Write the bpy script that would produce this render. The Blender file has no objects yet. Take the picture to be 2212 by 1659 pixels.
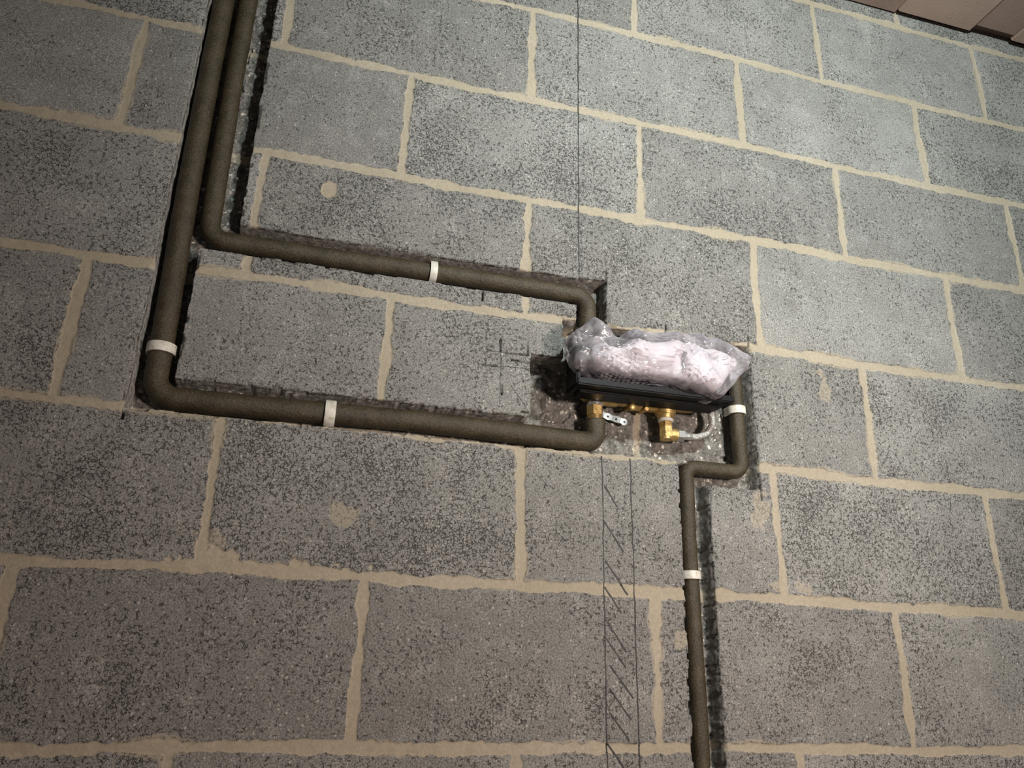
import bpy, bmesh, math, random
import numpy as np
from mathutils import Vector, Matrix
random.seed(4)
scene=bpy.context.scene
try:
    scene.view_settings.view_transform='Standard'
    scene.view_settings.look='None'
except Exception: pass

# ------------------------------------------------------------ helpers
def link(o): scene.collection.objects.link(o); return o
def empty(name,loc=(0,0,0)):
    e=bpy.data.objects.new(name,None); e.location=loc; e.empty_display_size=.05; return link(e)
def mesh_obj(name,verts,faces,mat=None,smooth=True,parent=None):
    me=bpy.data.meshes.new(name); me.from_pydata([tuple(v) for v in verts],[],faces); me.update()
    if smooth: me.polygons.foreach_set('use_smooth',[True]*len(me.polygons))
    o=bpy.data.objects.new(name,me); link(o)
    if mat: me.materials.append(mat)
    if parent: o.parent=parent
    return o
class NT:
    def __init__(s,name):
        s.m=bpy.data.materials.new(name); s.m.use_nodes=True; s.t=s.m.node_tree; s.t.nodes.clear()
        s.out=s.n('ShaderNodeOutputMaterial'); s.co=s.n('ShaderNodeTexCoord').outputs['Object']
    def n(s,t,**k):
        nd=s.t.nodes.new(t)
        for a,b in k.items(): setattr(nd,a,b)
        return nd
    def set(s,sock,v):
        if isinstance(v,bpy.types.NodeSocket): s.t.links.new(v,sock)
        elif isinstance(v,(tuple,list)) and len(v)==3 and sock.type=='RGBA': sock.default_value=(*v,1)
        else: sock.default_value=v
    def math(s,op,a,b=0.,c=None,clamp=False):
        nd=s.n('ShaderNodeMath',operation=op,use_clamp=clamp); s.set(nd.inputs[0],a); s.set(nd.inputs[1],b)
        if c is not None: s.set(nd.inputs[2],c)
        return nd.outputs[0]
    def mix(s,f,a,b,bt='MIX'):
        nd=s.n('ShaderNodeMix',data_type='RGBA',blend_type=bt); s.set(nd.inputs[0],f); s.set(nd.inputs[6],a); s.set(nd.inputs[7],b); return nd.outputs[2]
    def noise(s,scale,detail=3,rough=.55,vec=None,out=0):
        nd=s.n('ShaderNodeTexNoise'); s.set(nd.inputs['Vector'],vec or s.co); nd.inputs['Scale'].default_value=scale
        nd.inputs['Detail'].default_value=detail; nd.inputs['Roughness'].default_value=rough; return nd.outputs[out]
    def vor(s,scale,feature='F1',vec=None,rand=1.):
        nd=s.n('ShaderNodeTexVoronoi',feature=feature); s.set(nd.inputs['Vector'],vec or s.co); nd.inputs['Scale'].default_value=scale
        nd.inputs['Randomness'].default_value=rand; return nd
    def ramp(s,v,a,b,lo=0.,hi=1.):
        nd=s.n('ShaderNodeMapRange',interpolation_type='SMOOTHSTEP'); s.set(nd.inputs[0],v); s.set(nd.inputs[1],a); s.set(nd.inputs[2],b); s.set(nd.inputs[3],lo); s.set(nd.inputs[4],hi); return nd.outputs[0]
    def sep(s,c):
        nd=s.n('ShaderNodeSeparateColor'); s.set(nd.inputs[0],c); return nd.outputs
    def attr(s,name): return s.n('ShaderNodeAttribute',attribute_name=name).outputs['Fac']
    def bump(s,h,dist=.001,strength=1.,normal=None):
        nd=s.n('ShaderNodeBump'); s.set(nd.inputs['Height'],h); nd.inputs['Distance'].default_value=dist; nd.inputs['Strength'].default_value=strength
        if normal: s.set(nd.inputs['Normal'],normal)
        return nd.outputs[0]
    def pbr(s,color,rough=.8,metal=0.,normal=None,**k):
        nd=s.n('ShaderNodeBsdfPrincipled'); s.set(nd.inputs['Base Color'],color); s.set(nd.inputs['Roughness'],rough); s.set(nd.inputs['Metallic'],metal)
        if normal: s.set(nd.inputs['Normal'],normal)
        for a,b in k.items(): s.set(nd.inputs[a.replace('_',' ')],b)
        s.t.links.new(nd.outputs[0],s.out.inputs[0]); return nd

# ------------------------------------------------------------ numpy noise
def vnoise(x,z,scale,seed):
    rs=np.random.RandomState(seed); T=rs.rand(256,256)
    u=x/scale+71.3; v=z/scale+133.7
    i=np.floor(u).astype(int); j=np.floor(v).astype(int); fu=u-i; fv=v-j
    fu=fu*fu*(3-2*fu); fv=fv*fv*(3-2*fv)
    a=T[i%256,j%256]; b=T[(i+1)%256,j%256]; c=T[i%256,(j+1)%256]; d=T[(i+1)%256,(j+1)%256]
    return ((a*(1-fu)+b*fu)*(1-fv)+(c*(1-fu)+d*fu)*fv)*2-1
def fbm(x,z,scale,seed,o=3):
    r=0;a=1.
    for k in range(o): r=r+a*vnoise(x,z,scale/2**k,seed+k); a*=.5
    return r
def sstep(a,b,x):
    t=np.clip((x-a)/(b-a),0,1); return t*t*(3-2*t)
def sdbox(x,z,x0,x1,z0,z1):
    dx=np.maximum(x0-x,x-x1); dz=np.maximum(z0-z,z-z1)
    return np.where((dx>0)&(dz>0),np.hypot(np.maximum(dx,0),np.maximum(dz,0)),np.maximum(dx,dz))

ZTOP=1.640; ZFLOOR=-.79
BEDS=np.array([-.9,-.675,-.45,-.225,0.003,.226,.446,.673,.904,1.126,1.349,1.573,1.8])
ODD=np.array([-1.80,-1.352,-.91,-.452,-.002,.450,.898,1.346,1.796,2.246])
EVEN=np.array([-1.58,-1.13,-.68,-.228,.228,.683,1.136,1.586,2.036,2.49])
CH=[(-.363,-.251,.712,2.0,.036),(-.361,-.303,.444,.80,.036),(-.310,.377,.711,.762,.038),(-.33,.30,.444,.494,.036),
    (.322,.377,.66,.766,.040),(.238,.40,.446,.606,.048),(.296,.657,.446,.676,.046),(.527,.657,.409,.60,.042),(.503,.557,-.79,.445,.036)]
CUTS=[(.184,.187,.602,.625),(.232,.2345,.602,.620),(.187,.232,.6005,.6025),(.155,.185,.5745,.577),(.189,.192,.525,.545),(.205,.238,.588,.591),
      (.488,.491,.676,.697),(.375,.378,.76,.787),(.655,.658,.66,.70),(.655,.658,.39,.42),(.150,.153,.69,.708),(-.363,-.359,.425,.45),
      (-.36,-.33,.441,.445),(.30,.33,.676,.679),(.223,.26,.50,.503),(-.20,.24,.4935,.4955),(.13,.134,.73,.765)]
BLOB=[(-.119,.854,.0135,.0165),(-.20,.243,.022,.012),(-.13,.236,.06,.004)]
SMEAR=[(-.119,.854,.0135,.0165),(-.045,.312,.022,.018),(.652,.367,.018,.030),(.808,.612,.010,.024),(.70,.25,.03,.008),(.16,1.02,.012,.006),(.49,.16,.01,.01),(-.22,.255,.02,.02)]
def wall_fields(x,z,full=False):
    wz=z+.0035*vnoise(x,z*0,.35,11)+.0022*vnoise(x,z*0,.12,12)
    row=np.searchsorted(BEDS,wz)
    ib=np.clip(row,1,len(BEDS)-1)
    dz=np.minimum(np.abs(wz-BEDS[ib]),np.abs(wz-BEDS[ib-1]))
    odd=(ib%2)==1
    wx=x+.003*vnoise(x*0+ib*3.1,z,.11,21)
    def near(wx,A):
        k=np.clip(np.searchsorted(A,wx),1,len(A)-1)
        kk=np.where(np.abs(wx-A[k-1])<np.abs(wx-A[k]),k-1,k); return np.abs(wx-A[kk]),k
    dO,kO=near(wx,ODD); dE,kE=near(wx,EVEN)
    dx=np.where(odd,dO,dE); k=np.where(odd,kO,kE)
    T=np.random.RandomState(5).rand(64,64); tone=T[ib%64,k%64]; tone2=T[(ib+17)%64,(k+9)%64]
    rag=.0032*fbm(x,z,.045,31,2)+.0018*fbm(x,z,.010,41,2)
    jd=np.minimum(dz-.0078,dx-.0072)+rag
    for (bx,bz,rx,rz) in BLOB:
        d=np.hypot((x-bx)/rx,(z-bz)/rz)-1
        jd=np.minimum(jd,d*min(rx,rz)+.007*fbm(x,z,.012,61,2)*(0.3 if rx<.0145 and rz<.017 else 1))
    en=.0013*fbm(x,z,.03,51,2)+.0006*vnoise(x,z,.006,55)
    ch=np.full(x.shape,9.); D=np.zeros(x.shape)
    for (x0,x1,z0,z1,d) in CH:
        s=sdbox(x,z,x0,x1,z0,z1)+en; ch=np.minimum(ch,s); D=np.maximum(D,d*sstep(.0004,-.0028,s))
    inside=D/.046
    rough_ch=(.0018*fbm(x,z,.014,71,3)+.0012*vnoise(x,z,.005,77))*np.clip(inside*1.3,0,1)
    cd=np.full(x.shape,9.)
    for (x0,x1,z0,z1) in CUTS: cd=np.minimum(cd,sdbox(x,z,x0,x1,z0,z1)+.0009*vnoise(x,z,.006,56))
    mort=sstep(.0010,-.0012,jd)
    face=.0007*fbm(x,z,.06,81,2)+.0003*fbm(x,z,.006,85,2)
    face=face*(1-mort)+mort*(.0016+.0006*fbm(x,z,.02,91,3))
    chip=sstep(.007,0,ch)*(vnoise(x,z,.013,57)>.45)*.005
    y=face*(1-np.clip(inside,0,1))+D+rough_ch+chip+.010*sstep(.0006,-.0012,cd)*(inside<.05)
    ch=np.minimum(ch,cd*1.0)
    if full:
        sm=np.full(x.shape,9.)
        for (bx,bz,rx,rz) in SMEAR:
            d=(np.hypot((x-bx)/rx,(z-bz)/rz)-1)*min(rx,rz)
            sm=np.minimum(sm,d+.009*fbm(x,z,.016,63,3)*(.12 if rx==.0135 else 1))
        sm=np.minimum(sm,jd-.006*np.clip(fbm(x,z,.08,65,2),0,1)+.0012)
        return y,jd,ch,tone,tone2,sm
    return y,jd,ch,tone,tone2

def axis(segs):
    out=[]
    for a,b,st in segs:
        n=max(1,int(round((b-a)/st))); out.append(np.linspace(a,b,n,endpoint=False))
    out.append(np.array([segs[-1][1]])); return np.concatenate(out)
xs=axis([(-1.3,-.72,.008),(-.72,-.40,.0018),(-.40,.70,.0014),(.70,1.62,.002),(1.62,2.3,.008)])
zs=axis([(ZFLOOR,-.06,.008),(-.06,.80,.0015),(.80,1.2,.0017),(1.2,ZTOP,.002)])
GX,GZ=np.meshgrid(xs,zs)
y,jd,chd,tone,tone2,smr=wall_fields(GX,GZ,True)
nx,nz=len(xs),len(zs)
co=np.stack([GX,y,GZ],-1).reshape(-1,3)
idx=np.arange(nx*nz).reshape(nz,nx)
quads=np.stack([idx[:-1,:-1],idx[:-1,1:],idx[1:,1:],idx[1:,:-1]],-1).reshape(-1,4)
me=bpy.data.meshes.new('wall_back')
me.vertices.add(len(co)); me.vertices.foreach_set('co',co.astype(np.float32).ravel())
me.loops.add(quads.size); me.loops.foreach_set('vertex_index',quads.ravel().astype(np.int32))
me.polygons.add(len(quads)); me.polygons.foreach_set('loop_start',np.arange(0,quads.size,4,dtype=np.int32))
try: me.polygons.foreach_set('loop_total',np.full(len(quads),4,dtype=np.int32))
except Exception: pass
me.polygons.foreach_set('use_smooth',np.ones(len(quads),dtype=bool))
me.update(calc_edges=True)
for nm,ar in (('jd',jd*1000),('chd',chd*1000),('depth',y*1000),('tone',tone),('tone2',tone2),('smr',smr*1000)):
    a=me.attributes.new(nm,'FLOAT','POINT'); a.data.foreach_set('value',ar.astype(np.float32).ravel())
wall=link(bpy.data.objects.new('wall_back',me))

# ------------------------------------------------------------ wall material
w=NT('concrete_block_wall')
JD=w.attr('jd'); CHD=w.attr('chd'); DEP=w.attr('depth'); TONE=w.attr('tone'); TONE2=w.attr('tone2'); SMR=w.attr('smr')
n_big=w.noise(5,2); n_mid=w.noise(26,3,.6); n_fine=w.noise(390,3,.80)
base=w.mix(w.ramp(n_big,.3,.7),(.262,.257,.245),(.325,.319,.304))
base=w.mix(w.math('MULTIPLY',TONE,.65),base,(.200,.192,.182))
base=w.mix(w.ramp(n_mid,.50,.75,0,.38),base,(.41,.40,.385))
base=w.mix(w.ramp(n_mid,.48,.25,0,.36),base,(.165,.155,.145))
grain=w.ramp(n_fine,.30,.72)
base=w.mix(1.0,base,w.mix(grain,(.45,.44,.43),(1.42,1.42,1.42)),'MULTIPLY')
warp=w.n('ShaderNodeVectorMath',operation='ADD')
nw=w.noise(240,1,.5,out=1); sc=w.n('ShaderNodeVectorMath',operation='SCALE'); w.set(sc.inputs[0],nw); sc.inputs[3].default_value=.006
w.set(warp.inputs[0],w.co); w.set(warp.inputs[1],sc.outputs[0]); WV=warp.outputs[0]
rough_amt=w.math('ADD',w.noise(9,3,.6),w.math('MULTIPLY',w.math('SUBTRACT',TONE2,.5),.26))
ve=w.vor(190,'DISTANCE_TO_EDGE',WV)
brk=w.noise(145,1,.5)
crev=w.math('MULTIPLY',w.ramp(ve.outputs['Distance'],.13,.02),w.ramp(w.math('ADD',brk,w.math('MULTIPLY',rough_amt,.6)),.825,.945))
pn=w.noise(295,3,.6)
pits0=w.ramp(w.math('SUBTRACT',pn,w.math('MULTIPLY',rough_amt,.18)),.280,.230)
pits=w.math('MAXIMUM',crev,pits0)
base=w.mix(w.math('MULTIPLY',pits,.82),base,(.034,.030,.027))
vs=w.vor(180,'F1'); cs=w.sep(vs.outputs['Color'])
speck=w.math('MULTIPLY',w.math('GREATER_THAN',cs[0],.91),w.ramp(vs.outputs['Distance'],.38,.22))
base=w.mix(w.math('MULTIPLY',speck,.60),base,w.mix(cs[1],(.56,.55,.51),(.45,.39,.31)))
sm=w.math('MULTIPLY',w.ramp(w.noise(8,4,.7),.55,.72),w.ramp(n_fine,.40,.60))
base=w.mix(w.math('MULTIPLY',sm,.38),base,(.55,.53,.50))
# mortar
mc=w.mix(w.ramp(n_big,.3,.7),(.400,.345,.262),(.462,.404,.318))
mc=w.mix(w.ramp(w.noise(260,3,.7),.35,.7,.50,0),mc,(.30,.252,.187))
jfine=w.math('ADD',JD,w.math('MULTIPLY',w.math('SUBTRACT',n_fine,.5),5.5))
mmask=w.ramp(jfine,.5,-.5)
edge=w.math('MULTIPLY',w.ramp(w.math('ABSOLUTE',w.math('SUBTRACT',jfine,.7)),.9,.1),w.ramp(brk,.42,.6))
sfine=w.math('ADD',SMR,w.math('MULTIPLY',w.math('SUBTRACT',n_fine,.5),9.0))
smask=w.math('MULTIPLY',w.ramp(sfine,.9,-.9),.75)
base=w.mix(smask,base,w.mix(.15,mc,(.3,.29,.27)))
col=w.mix(mmask,base,mc)
col=w.mix(w.math('MULTIPLY',edge,.5),col,(.08,.065,.05))
# cut chase interior
cb=w.mix(w.ramp(w.noise(60,3,.6),.3,.7),(.125,.116,.105),(.29,.274,.250))
vp=w.vor(130,'F1',WV); cp=w.sep(vp.outputs['Color'])
peb=w.ramp(vp.outputs['Distance'],w.math('ADD',.22,w.math('MULTIPLY',cp[2],.3)),w.math('ADD',.15,w.math('MULTIPLY',cp[2],.3)))
pc=w.mix(w.math('GREATER_THAN',cp[0],.74),w.mix(cp[1],(.14,.135,.125),(.40,.385,.36)),w.mix(cp[1],(.84,.82,.77),(.58,.51,.42)))
pc=w.mix(w.math('GREATER_THAN',cp[0],.985),pc,(.36,.50,.52))
cb=w.mix(peb,cb,pc)
cb=w.mix(1.,cb,w.mix(grain,(.65,.65,.65),(1.25,1.25,1.25)),'MULTIPLY')
cb=w.mix(w.math('MULTIPLY',mmask,.85),cb,mc)
cmask=w.ramp(w.math('ADD',DEP,w.math('MULTIPLY',w.math('SUBTRACT',n_fine,.5),4.)),4.5,8.)
side=w.math('MULTIPLY',w.ramp(DEP,5.,9.),w.ramp(DEP,32.,27.))
cb=w.mix(side,cb,w.mix(w.ramp(w.noise(120,2),.35,.65),(.20,.187,.170),(.36,.342,.315)))
col=w.mix(cmask,col,cb)
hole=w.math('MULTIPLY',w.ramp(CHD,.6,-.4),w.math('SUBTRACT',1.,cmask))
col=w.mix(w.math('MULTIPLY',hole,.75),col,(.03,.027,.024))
h=w.math('ADD',w.math('MULTIPLY',n_fine,.8),w.math('MULTIPLY',pits,w.math('MULTIPLY',w.math('SUBTRACT',1.,mmask),-1.2)))
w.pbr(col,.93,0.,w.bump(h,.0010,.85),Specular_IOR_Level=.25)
me.materials.append(w.m)

# ------------------------------------------------------------ ceiling & floor
def board(name,a,b,g):
    c=NT(name)
    cc=c.mix(c.ramp(c.noise(6,4),.3,.7),a,b)
    cc=c.mix(c.ramp(c.noise(90,4,.7),.55,.75,0,.5),cc,g)
    c.pbr(cc,.85,0.,c.bump(c.noise(200,3),.0006)); return c.m
bA=board('brown_board',(.37,.255,.205),(.43,.305,.245),(.26,.185,.15))
bB=board('grimy_board',(.27,.18,.145),(.32,.22,.18),(.17,.12,.095))
ceil=empty('ceiling',(0,0,1.6))
def box(name,x0,x1,y0,y1,z0,z1,mat,parent=None,bev=.002,jag=0):
    bm=bmesh.new(); bmesh.ops.create_cube(bm,size=1.)
    for v in bm.verts:
        v.co=Vector(((x0+x1)/2+v.co.x*(x1-x0),(y0+y1)/2+v.co.y*(y1-y0),(z0+z1)/2+v.co.z*(z1-z0)))
    if bev: bmesh.ops.bevel(bm,geom=bm.edges[:],offset=bev,segments=2,affect='EDGES')
    m=bpy.data.meshes.new(name); bm.to_mesh(m); bm.free(); m.materials.append(mat)
    o=link(bpy.data.objects.new(name,m))
    if parent: o.parent=parent; o.matrix_parent_inverse=parent.matrix_world.inverted(); 
    return o
bpy.context.view_layer.update()
for k,(x0,x1,m,z0,yb) in enumerate([(-1.3,.55,bB,1.611,-.004),(.552,1.13,bB,1.609,-.004),(1.132,1.34,bA,1.606,-.012),(1.342,1.46,bB,1.610,-.028),(1.462,2.3,bA,1.607,-.016)]):
    box('ceiling_board_%d'%k,x0,x1,-2.4,yb,z0,1.63,m,ceil,.0012)
box('ceiling_deck',-1.3,2.3,-2.4,0.0,1.632,1.65,bB,ceil,0)
fl=NT('dusty_concrete'); fl.pbr(fl.mix(fl.noise(4,5),(.16,.14,.12),(.28,.25,.22)),.9,0.,fl.bump(fl.noise(60,4),.002))
mesh_obj('floor',[(-1.3,-2.4,ZFLOOR),(2.3,-2.4,ZFLOOR),(2.3,.04,ZFLOOR),(-1.3,.04,ZFLOOR)],[(0,1,2,3)],fl.m,False)

# ------------------------------------------------------------ sweeps
def fillet(pts,rad,step=.004):
    P=[Vector(p) for p in pts]; out=[P[0]]
    for i in range(1,len(P)-1):
        a=(P[i-1]-P[i]); b=(P[i+1]-P[i]); la,lb=a.length,b.length; a.normalize(); b.normalize()
        ang=a.angle(b)
        if ang>math.radians(172): out.append(P[i]); continue
        r=rad; d=min(r/math.tan(ang/2),la*.48,lb*.48); r=d*math.tan(ang/2)
        s=P[i]+a*d; e=P[i]+b*d; c=P[i]+(a+b).normalized()*(r/math.sin(ang/2))
        n=14
        va=s-c; vb=e-c; th=va.angle(vb)
        for k in range(n+1):
            t=k/n; out.append(c+(va*math.sin((1-t)*th)+vb*math.sin(t*th))/math.sin(th))
    out.append(P[-1])
    res=[out[0]]
    for p in out[1:]:
        q=res[-1]; L=(p-q).length
        if L<1e-6: continue
        n=max(1,int(math.ceil(L/step)))
        for k in range(1,n+1): res.append(q+(p-q)*(k/n))
    return res
def sweep(name,path,rf,mat,parent=None,n=28,cap=True):
    V=[];F=[]; t=(path[1]-path[0]).normalized(); up=Vector((0,-1,0))
    if abs(t.dot(up))>.9: up=Vector((1,0,0))
    nrm=(up-t*up.dot(t)).normalized(); s=0
    for i,p in enumerate(path):
        if i<len(path)-1: t2=(path[i+1]-p).normalized()
        if i>0:
            s+=(p-path[i-1]).length
            if i<len(path)-1: t2=((path[i+1]-p).normalized()+(p-path[i-1]).normalized()).normalized()
            else: t2=(p-path[i-1]).normalized()
        nrm=(nrm-t2*nrm.dot(t2)).normalized(); bi=t2.cross(nrm)
        for k in range(n):
            a=2*math.pi*k/n; r=rf(s,a); V.append(p+nrm*math.cos(a)*r+bi*math.sin(a)*r)
    m=len(path)
    for i in range(m-1):
        for k in range(n):
            k2=(k+1)%n; F.append((i*n+k,i*n+k2,(i+1)*n+k2,(i+1)*n+k))
    if cap: F.append(tuple(range(n))[::-1]); F.append(tuple(range((m-1)*n,m*n)))
    return mesh_obj(name,V,F,mat,True,parent)
T1=np.random.RandomState(9).rand(512,64)
def lump(s,a,seed=0,sc=.02):
    u=s/sc+seed*37; i=int(u); f=u-i; f=f*f*(3-2*f); k=(a/(2*math.pi)*8)%8; j=int(k); g=k-j; g=g*g*(3-2*g)
    def q(i,j): return T1[i%512,(j%8)+8*(seed%7)]
    return (q(i,j)*(1-f)+q(i+1,j)*f)*(1-g)+(q(i,j+1)*(1-f)+q(i+1,j+1)*f)*g-.5
lg=NT('brown_felt_lagging')
lf=lg.noise(420,4,.75)
lc=lg.mix(lg.ramp(lg.noise(30,3,.6),.3,.7),(.048,.036,.019),(.078,.059,.033))
lc=lg.mix(1.,lc,lg.mix(lg.ramp(lf,.35,.68),(.48,.48,.48),(1.42,1.42,1.36)),'MULTIPLY')
lc=lg.mix(lg.ramp(lg.noise(900,2,.6),.68,.76,0,.4),lc,(.21,.175,.12))
hb=lg.math('ADD',lf,lg.math('MULTIPLY',lg.noise(130,2),.9))
lg.pbr(lc,.46,0.,lg.bump(hb,.0013,.85),Specular_IOR_Level=.55)
PY=.0165
def pipe(name,pts,r,rad,seed):
    e=empty(name,pts[0]); bpy.context.view_layer.update()
    path=fillet(pts,rad,.0035)
    o=sweep('lagging',path,lambda s,a:r*(1+.05*lump(s,a,seed,.04)+.03*lump(s,a,seed+3,.009)),lg.m)
    o.parent=e; o.matrix_parent_inverse=e.matrix_world.inverted(); return e
p1=pipe('lagged_pipe',[(-.341,PY,1.604),(-.341,PY,1.06),(-.338,PY,.80),(-.331,PY,.56),(-.330,PY,.4675),(-.20,PY,.4675),(.06,PY,.4715),(.21,PY,.4695),(.3585,PY,.4665),(.3585,PY,.506)],.0172,.032,1)
p2=pipe('lagged_pipe.001',[(-.301,PY,1.604),(-.301,PY,1.06),(-.298,PY,.86),(-.295,PY,.7365),(-.10,PY,.736),(.06,PY,.738),(.20,PY,.738),(.3465,PY,.737),(.3465,PY,.635)],.0155,.028,2)
p3=pipe('lagged_pipe.002',[(.631,PY,.640),(.630,PY,.52),(.631,PY,.4405),(.524,PY,.4405),(.522,PY,.33),(.525,PY,.05),(.526,PY,-.788)],.0128,.017,3)

# ------------------------------------------------------------ clips
cl=NT('ivory_plastic'); cl.pbr(cl.mix(cl.ramp(cl.noise(120,3),.45,.7),(.72,.70,.63),(.54,.48,.38)),.45,0.,cl.bump(cl.noise(300,2),.0003))
def clip(name,x,z,r,wd,vertical,tail=.0):
    R0=r*1.03;R1=r*1.03+.0026
    floor=.032
    outer=[];inner=[]
    for k in range(25):
        a=math.pi*k/24; outer.append((math.cos(a)*R1,-math.sin(a)*R1)); inner.append((math.cos(a)*R0,-math.sin(a)*R0))
    outer=[(R1,floor-PY)]+outer+[(-R1,floor-PY)]; inner=[(R0,floor-PY)]+inner+[(-R0,floor-PY)]
    V=[];F=[];n=len(outer)
    hw=wd/2
    for q,(t,rs) in enumerate([(-hw,0),(-hw*.8,1),(hw*.8,1),(hw,0)]):
        for (u,v) in outer:
            s=1+(.02*rs); V.append((u*s,v*s,t))
        for (u,v) in inner: V.append((u,v,t))
    for q in range(3):
        b=q*2*n; c2_=(q+1)*2*n
        for i in range(n-1):
            F.append((b+i,b+i+1,c2_+i+1,c2_+i)); F.append((b+n+i,c2_+n+i,c2_+n+i+1,b+n+i+1))
        for i in (0,n-1): F.append((b+i,c2_+i,c2_+n+i,b+n+i))
    for b in (0,3*2*n):
        for i in range(n-1): F.append((b+i,b+n+i,b+n+i+1,b+i+1))
    W=[]
    for (u,v,t) in V:
        if vertical: W.append((u,v,t))
        else: W.append((t,v,u))
    o=mesh_obj(name,W,F,cl.m,True); o.location=(x,PY,z)
    o.modifiers.new('b','EDGE_SPLIT').split_angle=math.radians(50)
    return o
clip('pipe_clip',.066,.738,.0158,.012,False)
clip('pipe_clip.001',-.3305,.541,.0176,.015,True)
clip('pipe_clip.002',-.077,.4690,.0176,.016,False)
clip('pipe_clip.003',.630,.553,.0132,.014,True)
clip('pipe_clip.004',.5225,.259,.0132,.013,True)

# ------------------------------------------------------------ valve
vb=NT('black_plastic'); vb.pbr((.006,.006,.007),.5,0.,vb.bump(vb.noise(200,2),.0003),Specular_IOR_Level=.2)
br=NT('rough_brass'); br.pbr(br.mix(br.ramp(br.noise(150,3),.4,.7),(.66,.47,.19),(.42,.28,.11)),br.math('ADD',.28,br.math('MULTIPLY',br.noise(200,3),.25)),.7,br.bump(br.noise(500,3),.0003))
cr=NT('chrome'); cr.pbr((.75,.75,.74),.25,.75)
zn=NT('zinc_strap'); zn.pbr(zn.mix(zn.noise(300,3),(.46,.56,.60),(.30,.36,.39)),.45,.75)
wp=NT('white_ptfe'); wp.pbr((.78,.78,.75),.5)
valve=empty('shower_valve',(.44,0,.58)); bpy.context.view_layer.update()
def par(o,e=None):
    e=e or valve; o.parent=e; o.matrix_parent_inverse=e.matrix_world.inverted(); return o
def cyl(name,p0,p1,r,mat,n=32,prof=None,bev=.0008):
    p0=Vector(p0);p1=Vector(p1);d=p1-p0;L=d.length
    prof=prof or [(0,r-bev),(bev/L,r),(1-bev/L,r),(1,r-bev)]
    V=[];F=[];t=d.normalized()
    ref=Vector((0,-1,0)) if abs(t.y)<.9 else Vector((1,0,0)); u=(ref-t*ref.dot(t)).normalized(); v=t.cross(u)
    for (s,rr) in prof:
        for k in range(n):
            a=2*math.pi*(k+.5)/n; V.append(p0+d*s+(u*math.cos(a)+v*math.sin(a))*rr)
    m=len(prof)
    for i in range(m-1):
        for k in range(n): F.append((i*n+k,i*n+(k+1)%n,(i+1)*n+(k+1)%n,(i+1)*n+k))
    F.append(tuple(range(n))[::-1]);F.append(tuple(range((m-1)*n,m*n)))
    o=mesh_obj(name,V,F,mat,n>8); 
    if n>8: o.modifiers.new('e','EDGE_SPLIT').split_angle=math.radians(40)
    return par(o)
par(box('tray_back',.303,.574,-.008,.000,.545,.640,vb.m,None,.0015))
par(box('tray_floor',.301,.576,-.060,.000,.540,.547,vb.m,None,.002))
par(box('tray_roof',.301,.576,-.056,.000,.632,.636,vb.m,None,.0015))
par(box('tray_left',.301,.305,-.060,.000,.541,.636,vb.m,None,.0015))
par(box('tray_right',.572,.576,-.060,.000,.541,.636,vb.m,None,.0015))
par(box('tray_rim_low',.298,.579,-.064,-.057,.538,.550,vb.m,None,.002))
par(box('tray_rim_left',.297,.303,-.064,-.057,.540,.636,vb.m,None,.002))
par(box('tray_step',.312,.566,-.036,-.001,.535,.541,vb.m,None,.002))
VY=.018
cyl('brass_body',(.335,VY,.554),(.545,VY,.554),.021,br.m,40,[(0,.012),(.02,.015),(.10,.015),(.11,.019),(.30,.019),(.31,.0165),(.42,.0165),(.43,.021),(.75,.021),(.76,.016),(.97,.014),(1,.012)])
cyl('inlet_tail',(.3585,VY-.001,.560),(.3585,VY-.001,.530),.0110,cr.m)
cyl('inlet_flange',(.3585,VY-.001,.537),(.3585,VY-.001,.531),.0140,cr.m)
cyl('inlet_nut',(.3585,VY-.001,.531),(.3585,VY-.001,.514),.0145,br.m,6)
cyl('inlet_olive',(.3585,VY-.001,.515),(.3585,VY-.001,.504),.0120,br.m)
cyl('outlet_boss',(.488,VY-.004,.555),(.488,VY-.004,.522),.018,br.m,32,[(0,.02),(.5,.019),(.8,.0175),(.82,.015),(1,.014)])
cyl('outlet_washer',(.488,VY-.004,.522),(.488,VY-.004,.516),.0130,wp.m)
cyl('elbow_vertical',(.488,VY-.004,.516),(.488,VY-.004,.488),.0120,br.m,6)
cyl('elbow_base',(.488,VY-.004,.490),(.488,VY-.004,.484),.0110,br.m)
cyl('elbow_horizontal',(.482,VY-.004,.495),(.508,VY-.004,.495),.0110,br.m,24)
cyl('hose_nut',(.508,VY-.004,.495),(.521,VY-.004,.495),.0110,cr.m,6)
cyl('hose_ferrule',(.521,VY-.004,.495),(.536,VY-.004,.495),.0068,cr.m,24,[(0,.0068),(.45,.0068),(.5,.0058),(.55,.0068),(1,.0062)])
bd=NT('braided_steel')
wv=bd.n('ShaderNodeTexWave',wave_type='BANDS',bands_direction='DIAGONAL'); bd.set(wv.inputs[0],bd.co); wv.inputs['Scale'].default_value=260; 
bd.pbr(bd.mix(wv.outputs['Fac'],(.42,.41,.39),(.85,.84,.81)),.35,.35,bd.bump(wv.outputs['Fac'],.0006))
path=fillet([(.533,VY-.004,.495),(.548,VY-.004,.4955),(.566,VY-.006,.503),(.577,VY-.006,.520),(.578,VY-.004,.538),(.572,VY-.002,.560)],.02,.0006)
par(sweep('braided_hose',path,lambda s,a:.0056+.00045*math.sin(s*2*math.pi/.0026)+.0002*math.sin(a*8+s*1200),bd.m,None,24))
cyl('brass_screw',(.4205,.030,.5355),(.4205,-.004,.5315),.0045,br.m,24,[(0,.003),(.6,.0035),(.62,.006),(.95,.006),(1,.0035)])
cyl('brass_lug',(.447,.030,.534),(.447,.0,.532),.004,br.m,16)
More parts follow.
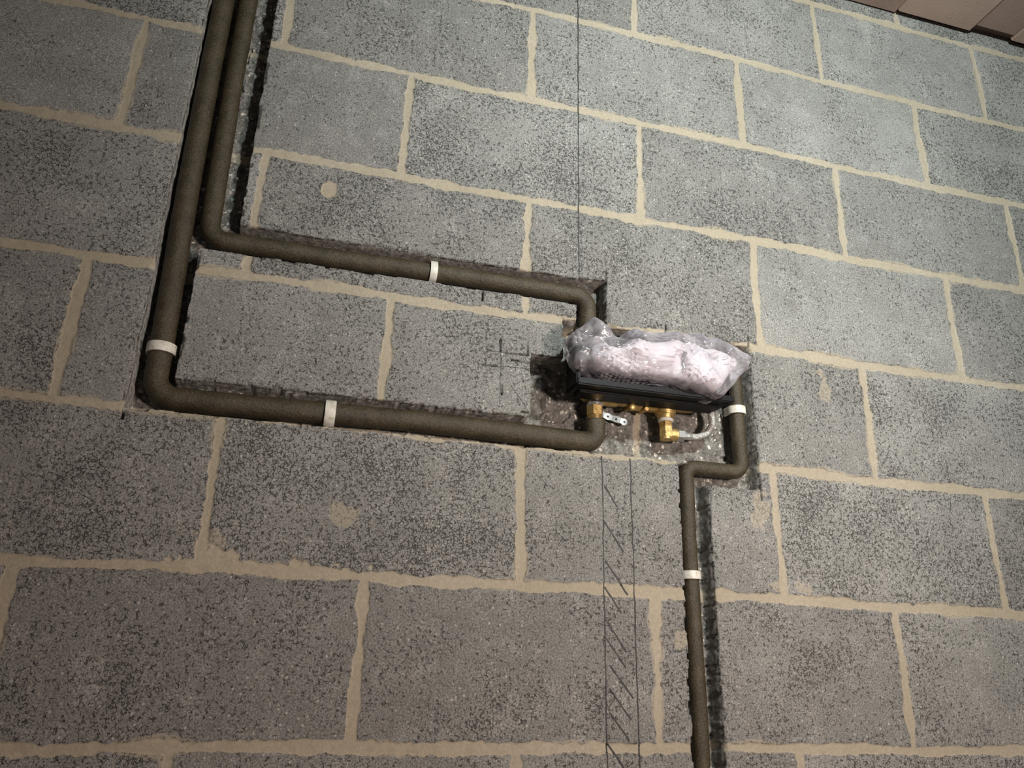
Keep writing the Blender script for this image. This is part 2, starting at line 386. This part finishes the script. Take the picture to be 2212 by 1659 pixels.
def strap(name,x0,z0,x1,z1,yy,nh=4,wd=.0058,hole=.0019):
    L=math.hypot(x1-x0,z1-z0); dx,dz=(x1-x0)/L,(z1-z0)/L; pitch=L/(nh-1)
    V=[];F=[]
    for i in range(nh):
        c=i*pitch; b=len(V); n=24
        for k in range(n):
            a=2*math.pi*k/n; ca,sa=math.cos(a),math.sin(a)
            half=pitch/2+.00001
            hw=wd*(1-.30*abs(ca)**2)
            t=min(half/abs(ca) if abs(ca)>1e-6 else 9, hw/abs(sa) if abs(sa)>1e-6 else 9)
            if (i==0 and ca<0) or (i==nh-1 and ca>0): t=min(t,wd)
            V.append((c+ca*t,sa*t))
        for k in range(n):
            a=2*math.pi*k/n; V.append((c+math.cos(a)*hole,math.sin(a)*hole))
        for k in range(n): F.append((b+k,b+(k+1)%n,b+n+(k+1)%n,b+n+k))
    W=[(x0+dx*u-dz*v,yy+.002*math.sin(u/L*5)-.15*v,z0+dz*u+dx*v) for u,v in V]
    o=mesh_obj(name,W,F,zn.m,False); so=o.modifiers.new('s','SOLIDIFY'); so.thickness=.0012
    return par(o)
strap('fixing_strap',.374,.525,.417,.513,.030)

# ------------------------------------------------------------ bubble wrap
def tri(u): 
    f=u-np.floor(u); return 1-4*np.abs(f-.5)
def blob_mesh(name,mat,bub,sx,sy,sz,cx,cy,cz,seed,sub):
    bm=bmesh.new(); bmesh.ops.create_icosphere(bm,subdivisions=sub,radius=1.)
    P=np.array([v.co[:] for v in bm.verts]); F=[[v.index for v in f.verts] for f in bm.faces]; bm.free()
    q=np.sign(P)*np.abs(P)**.62; q/= (np.abs(q)**3.2).sum(1,keepdims=True)**(1/3.2)
    X=q[:,0]*sx+cx;Y=q[:,1]*sy+cy;Z=q[:,2]*sz+cz
    u=(X-cx)/sx; v=(Z-cz)/sz
    arc=np.where(q[:,1]<-.55*np.abs(q[:,2]),q[:,2]*sz,np.sign(q[:,2])*(sz*1.0+(q[:,1]+.55)*sy))
    uu0=X.copy()
    Z+= .017*np.exp(-((X-.322)/.015)**2)*np.clip(v,0,1) - .018*np.exp(-((X-.365)/.020)**2)*np.clip(v+.1,0,1)
    Z+= .006*np.exp(-((X-.50)/.05)**2)*np.clip(v,0,1)
    X+= .032*np.clip(u,0,1)**8*np.clip(v+.2,0,1.2)
    Z+= .012*np.clip(u,0,1)**8*np.clip(v+.2,0,1)
    Z-= .018*np.exp(-((X-.55)/.035)**2)*np.clip(-v,0,1)
    X-= .025*np.clip(u,0,1)**3*np.clip(-v,0,1)
    rs=np.random.RandomState(seed); wx=X+.018*vnoise(X,Z,.07,seed)+.006*vnoise(X,Z,.025,seed+3); wz=Z+.014*vnoise(X+1,Z,.06,seed+1)+.005*vnoise(X,Z+1,.02,seed+4); wy=Y
    disp=np.zeros(len(X))
    for (th,lam,am) in [(1.15,.085,.0090),(1.85,.062,.0065),(.45,.050,.0040),(2.6,.036,.0028),(1.4,.024,.0020),(.1,.019,.0011),(2.1,.012,.0006)]:
        d=wx*math.cos(th)+wz*math.sin(th)+wy*.5
        disp+=am*tri(d/lam+rs.rand())*(.55+.45*vnoise(X,Z,.05,seed+int(th*100)))
    n=np.stack([q[:,0]*sy*sz,q[:,1]*sx*sz,q[:,2]*sx*sy],1); n/=np.linalg.norm(n,axis=1,keepdims=True)
    X+=n[:,0]*disp*.7;Y+=n[:,1]*disp;Z+=n[:,2]*disp*.6
    if bub:
        s=.0094; c45,s45=math.cos(.35),math.sin(.35)
        a0=uu0+.005*vnoise(X,Z,.05,seed+20); b0=arc+.005*vnoise(X,Z,.05,seed+21)
        uu=a0*c45-b0*s45; vv=a0*s45+b0*c45
        rr=np.round(vv/(s*.866)); ox=(rr%2)*.5*s; cc_=np.round((uu-ox)/s); d=np.hypot(uu-ox-cc_*s,vv-rr*s*.866)
        hB=.0022*np.sqrt(np.clip(1-(d/.0038)**2,0,1))
        flat=np.clip(vnoise(X,Z,.03,seed+30)*1.8+.75,0,1); hB*=flat
        X+=n[:,0]*hB;Y+=n[:,1]*hB;Z+=n[:,2]*hB
    return mesh_obj(name,np.stack([X,Y,Z],1).tolist(),F,mat,True)
iw=NT('pale_lilac_foam'); iw.pbr(iw.mix(iw.ramp(iw.noise(18,3),.3,.7),(.58,.535,.57),(.72,.68,.715)),.5,0.,iw.bump(iw.noise(90,2),.001))
film=NT('bubble_film')
tr=film.n('ShaderNodeBsdfTransparent'); tr.inputs[0].default_value=(.96,.95,.965,1)
pb=film.n('ShaderNodeBsdfPrincipled'); film.set(pb.inputs['Base Color'],(.66,.625,.67)); pb.inputs['Roughness'].default_value=.16
pb.inputs['Specular IOR Level'].default_value=.9
film.set(pb.inputs['Normal'],film.bump(film.noise(160,2),.0010,.6))
ms=film.n('ShaderNodeMixShader'); fz=film.n('ShaderNodeFresnel'); fz.inputs[0].default_value=1.5
film.set(ms.inputs[0],film.math('ADD',film.math('MULTIPLY',fz.outputs[0],1.2),film.ramp(film.noise(35,2),.35,.65,.12,.32),clamp=True)); film.t.links.new(tr.outputs[0],ms.inputs[1]); film.t.links.new(pb.outputs[0],ms.inputs[2]); film.t.links.new(ms.outputs[0],film.out.inputs[0])
bag=empty('bubble_wrap_cover',(.455,-.07,.6)); bpy.context.view_layer.update()
par(blob_mesh('inner_foam',iw.m,False,.128,.026,.032,.448,-.058,.595,301,6),bag)
par(blob_mesh('bubble_film_sheet',film.m,True,.158,.038,.044,.441,-.058,.598,301,7),bag)

# ------------------------------------------------------------ pencil marks
def pencil(name,lo,hi):
    pk=NT(name)
    tb=pk.n('ShaderNodeBsdfTransparent'); pp=pk.n('ShaderNodeBsdfPrincipled'); pp.inputs['Base Color'].default_value=(.018,.018,.020,1); pp.inputs['Roughness'].default_value=.6
    mm=pk.n('ShaderNodeMixShader'); pk.set(mm.inputs[0],pk.ramp(pk.noise(380,2,.7),.28,.50,lo,hi)); pk.t.links.new(tb.outputs[0],mm.inputs[1]); pk.t.links.new(pp.outputs[0],mm.inputs[2]); pk.t.links.new(mm.outputs[0],pk.out.inputs[0]); return pk.m
PV=[];PF=[]
def stroke(x0,z0,x1,z1,wd=.0020):
    L=math.hypot(x1-x0,z1-z0); n=max(2,int(L/.002)); t=np.linspace(0,1,n+1)
    X=x0+(x1-x0)*t; Z=z0+(z1-z0)*t; dx,dz=(x1-x0)/L,(z1-z0)/L
    j=.0008*vnoise(t*L,t*0+x0*9+z0,.02,99); X=X-dz*j; Z=Z+dx*j
    ww=wd*(.5+.15*vnoise(t*L,t*0+z0,.01,98))
    ya=np.minimum(wall_fields(X-dz*ww,Z+dx*ww)[0],wall_fields(X+dz*ww,Z-dx*ww)[0])
    k=np.minimum(ya,.004); ya=k.copy()
    ya[1:]=np.minimum(ya[1:],k[:-1]); ya[:-1]=np.minimum(ya[:-1],k[1:]); ya-=.0005
    b=len(PV)
    for i in range(n+1):
        PV.append((X[i]-dz*ww[i],ya[i],Z[i]+dx*ww[i])); PV.append((X[i]+dz*ww[i],ya[i],Z[i]-dx*ww[i]))
    for i in range(n): PF.append((b+2*i,b+2*i+1,b+2*i+3,b+2*i+2))
stroke(.3235,1.60,.3240,.768,.0018)
stroke(.3635,.441,.3660,-.10,.0019); stroke(.4135,.441,.4165,-.10,.0019)
for (zz,ln) in ((.392,.7),(.335,1.),(.272,1.1),(.232,.8),(.185,1.),(.155,.9),(.118,1.1),(.085,1.),(.052,.9),(.012,1.),(-.03,1.)): 
    k=random.uniform(-.003,.005); stroke(.367+k,zz,.367+k+.034*ln,zz-.046*ln+k,.0023)
mesh_obj('pencil_marking',PV,PF,pencil('pencil_graphite',.2,.95),False)
PV=[];PF=[]
stroke(.186,.628,.188,.505,.0014); stroke(.233,.625,.2335,.612,.0014); stroke(.150,.5745,.236,.577,.0013); stroke(.165,.6015,.236,.603,.0012)
stroke(.150,.714,.178,.705,.0013); stroke(.205,.545,.232,.512,.0012); stroke(.489,.70,.489,.680,.0014)
mesh_obj('pencil_marking.001',PV,PF,pencil('faint_graphite',.05,.6),False)

# ------------------------------------------------------------ camera
R=[[0.96371,-0.11568,-0.24058],[-0.26553,-0.32273,-0.90848],[0.02745,0.93939,-0.34174]]
M=Matrix(((*R[0],-.09594),(*R[1],-1.14408),(*R[2],.11698),(0,0,0,1)))
cam=bpy.data.cameras.new('camera'); cam.sensor_width=36; cam.lens=1655.47/2212*36; cam.clip_start=.02
co_=link(bpy.data.objects.new('camera',cam)); co_.matrix_world=M; scene.camera=co_

# ------------------------------------------------------------ lights
def spot(name,loc,tgt,ang,pw,col,rad=.05):
    l=bpy.data.lights.new(name,'SPOT'); l.spot_size=math.radians(ang); l.spot_blend=1.; l.shadow_soft_size=rad; l.energy=pw; l.color=col
    o=link(bpy.data.objects.new(name,l)); o.location=loc
    o.rotation_euler=(Vector(tgt)-Vector(loc)).to_track_quat('-Z','Y').to_euler(); return o
spot('work_lamp',(.60,-1.35,1.15),(.80,0,1.32),122,112,(.90,1.,.975))
spot('warm_lamp',(.72,-1.25,.32),(.26,0,.12),142,55,(1.,.84,.74),.08)
wd=bpy.data.worlds.new('world'); scene.world=wd; wd.use_nodes=True; wd.node_tree.nodes['Background'].inputs[0].default_value=(1,.96,.92,1); wd.node_tree.nodes['Background'].inputs[1].default_value=.08
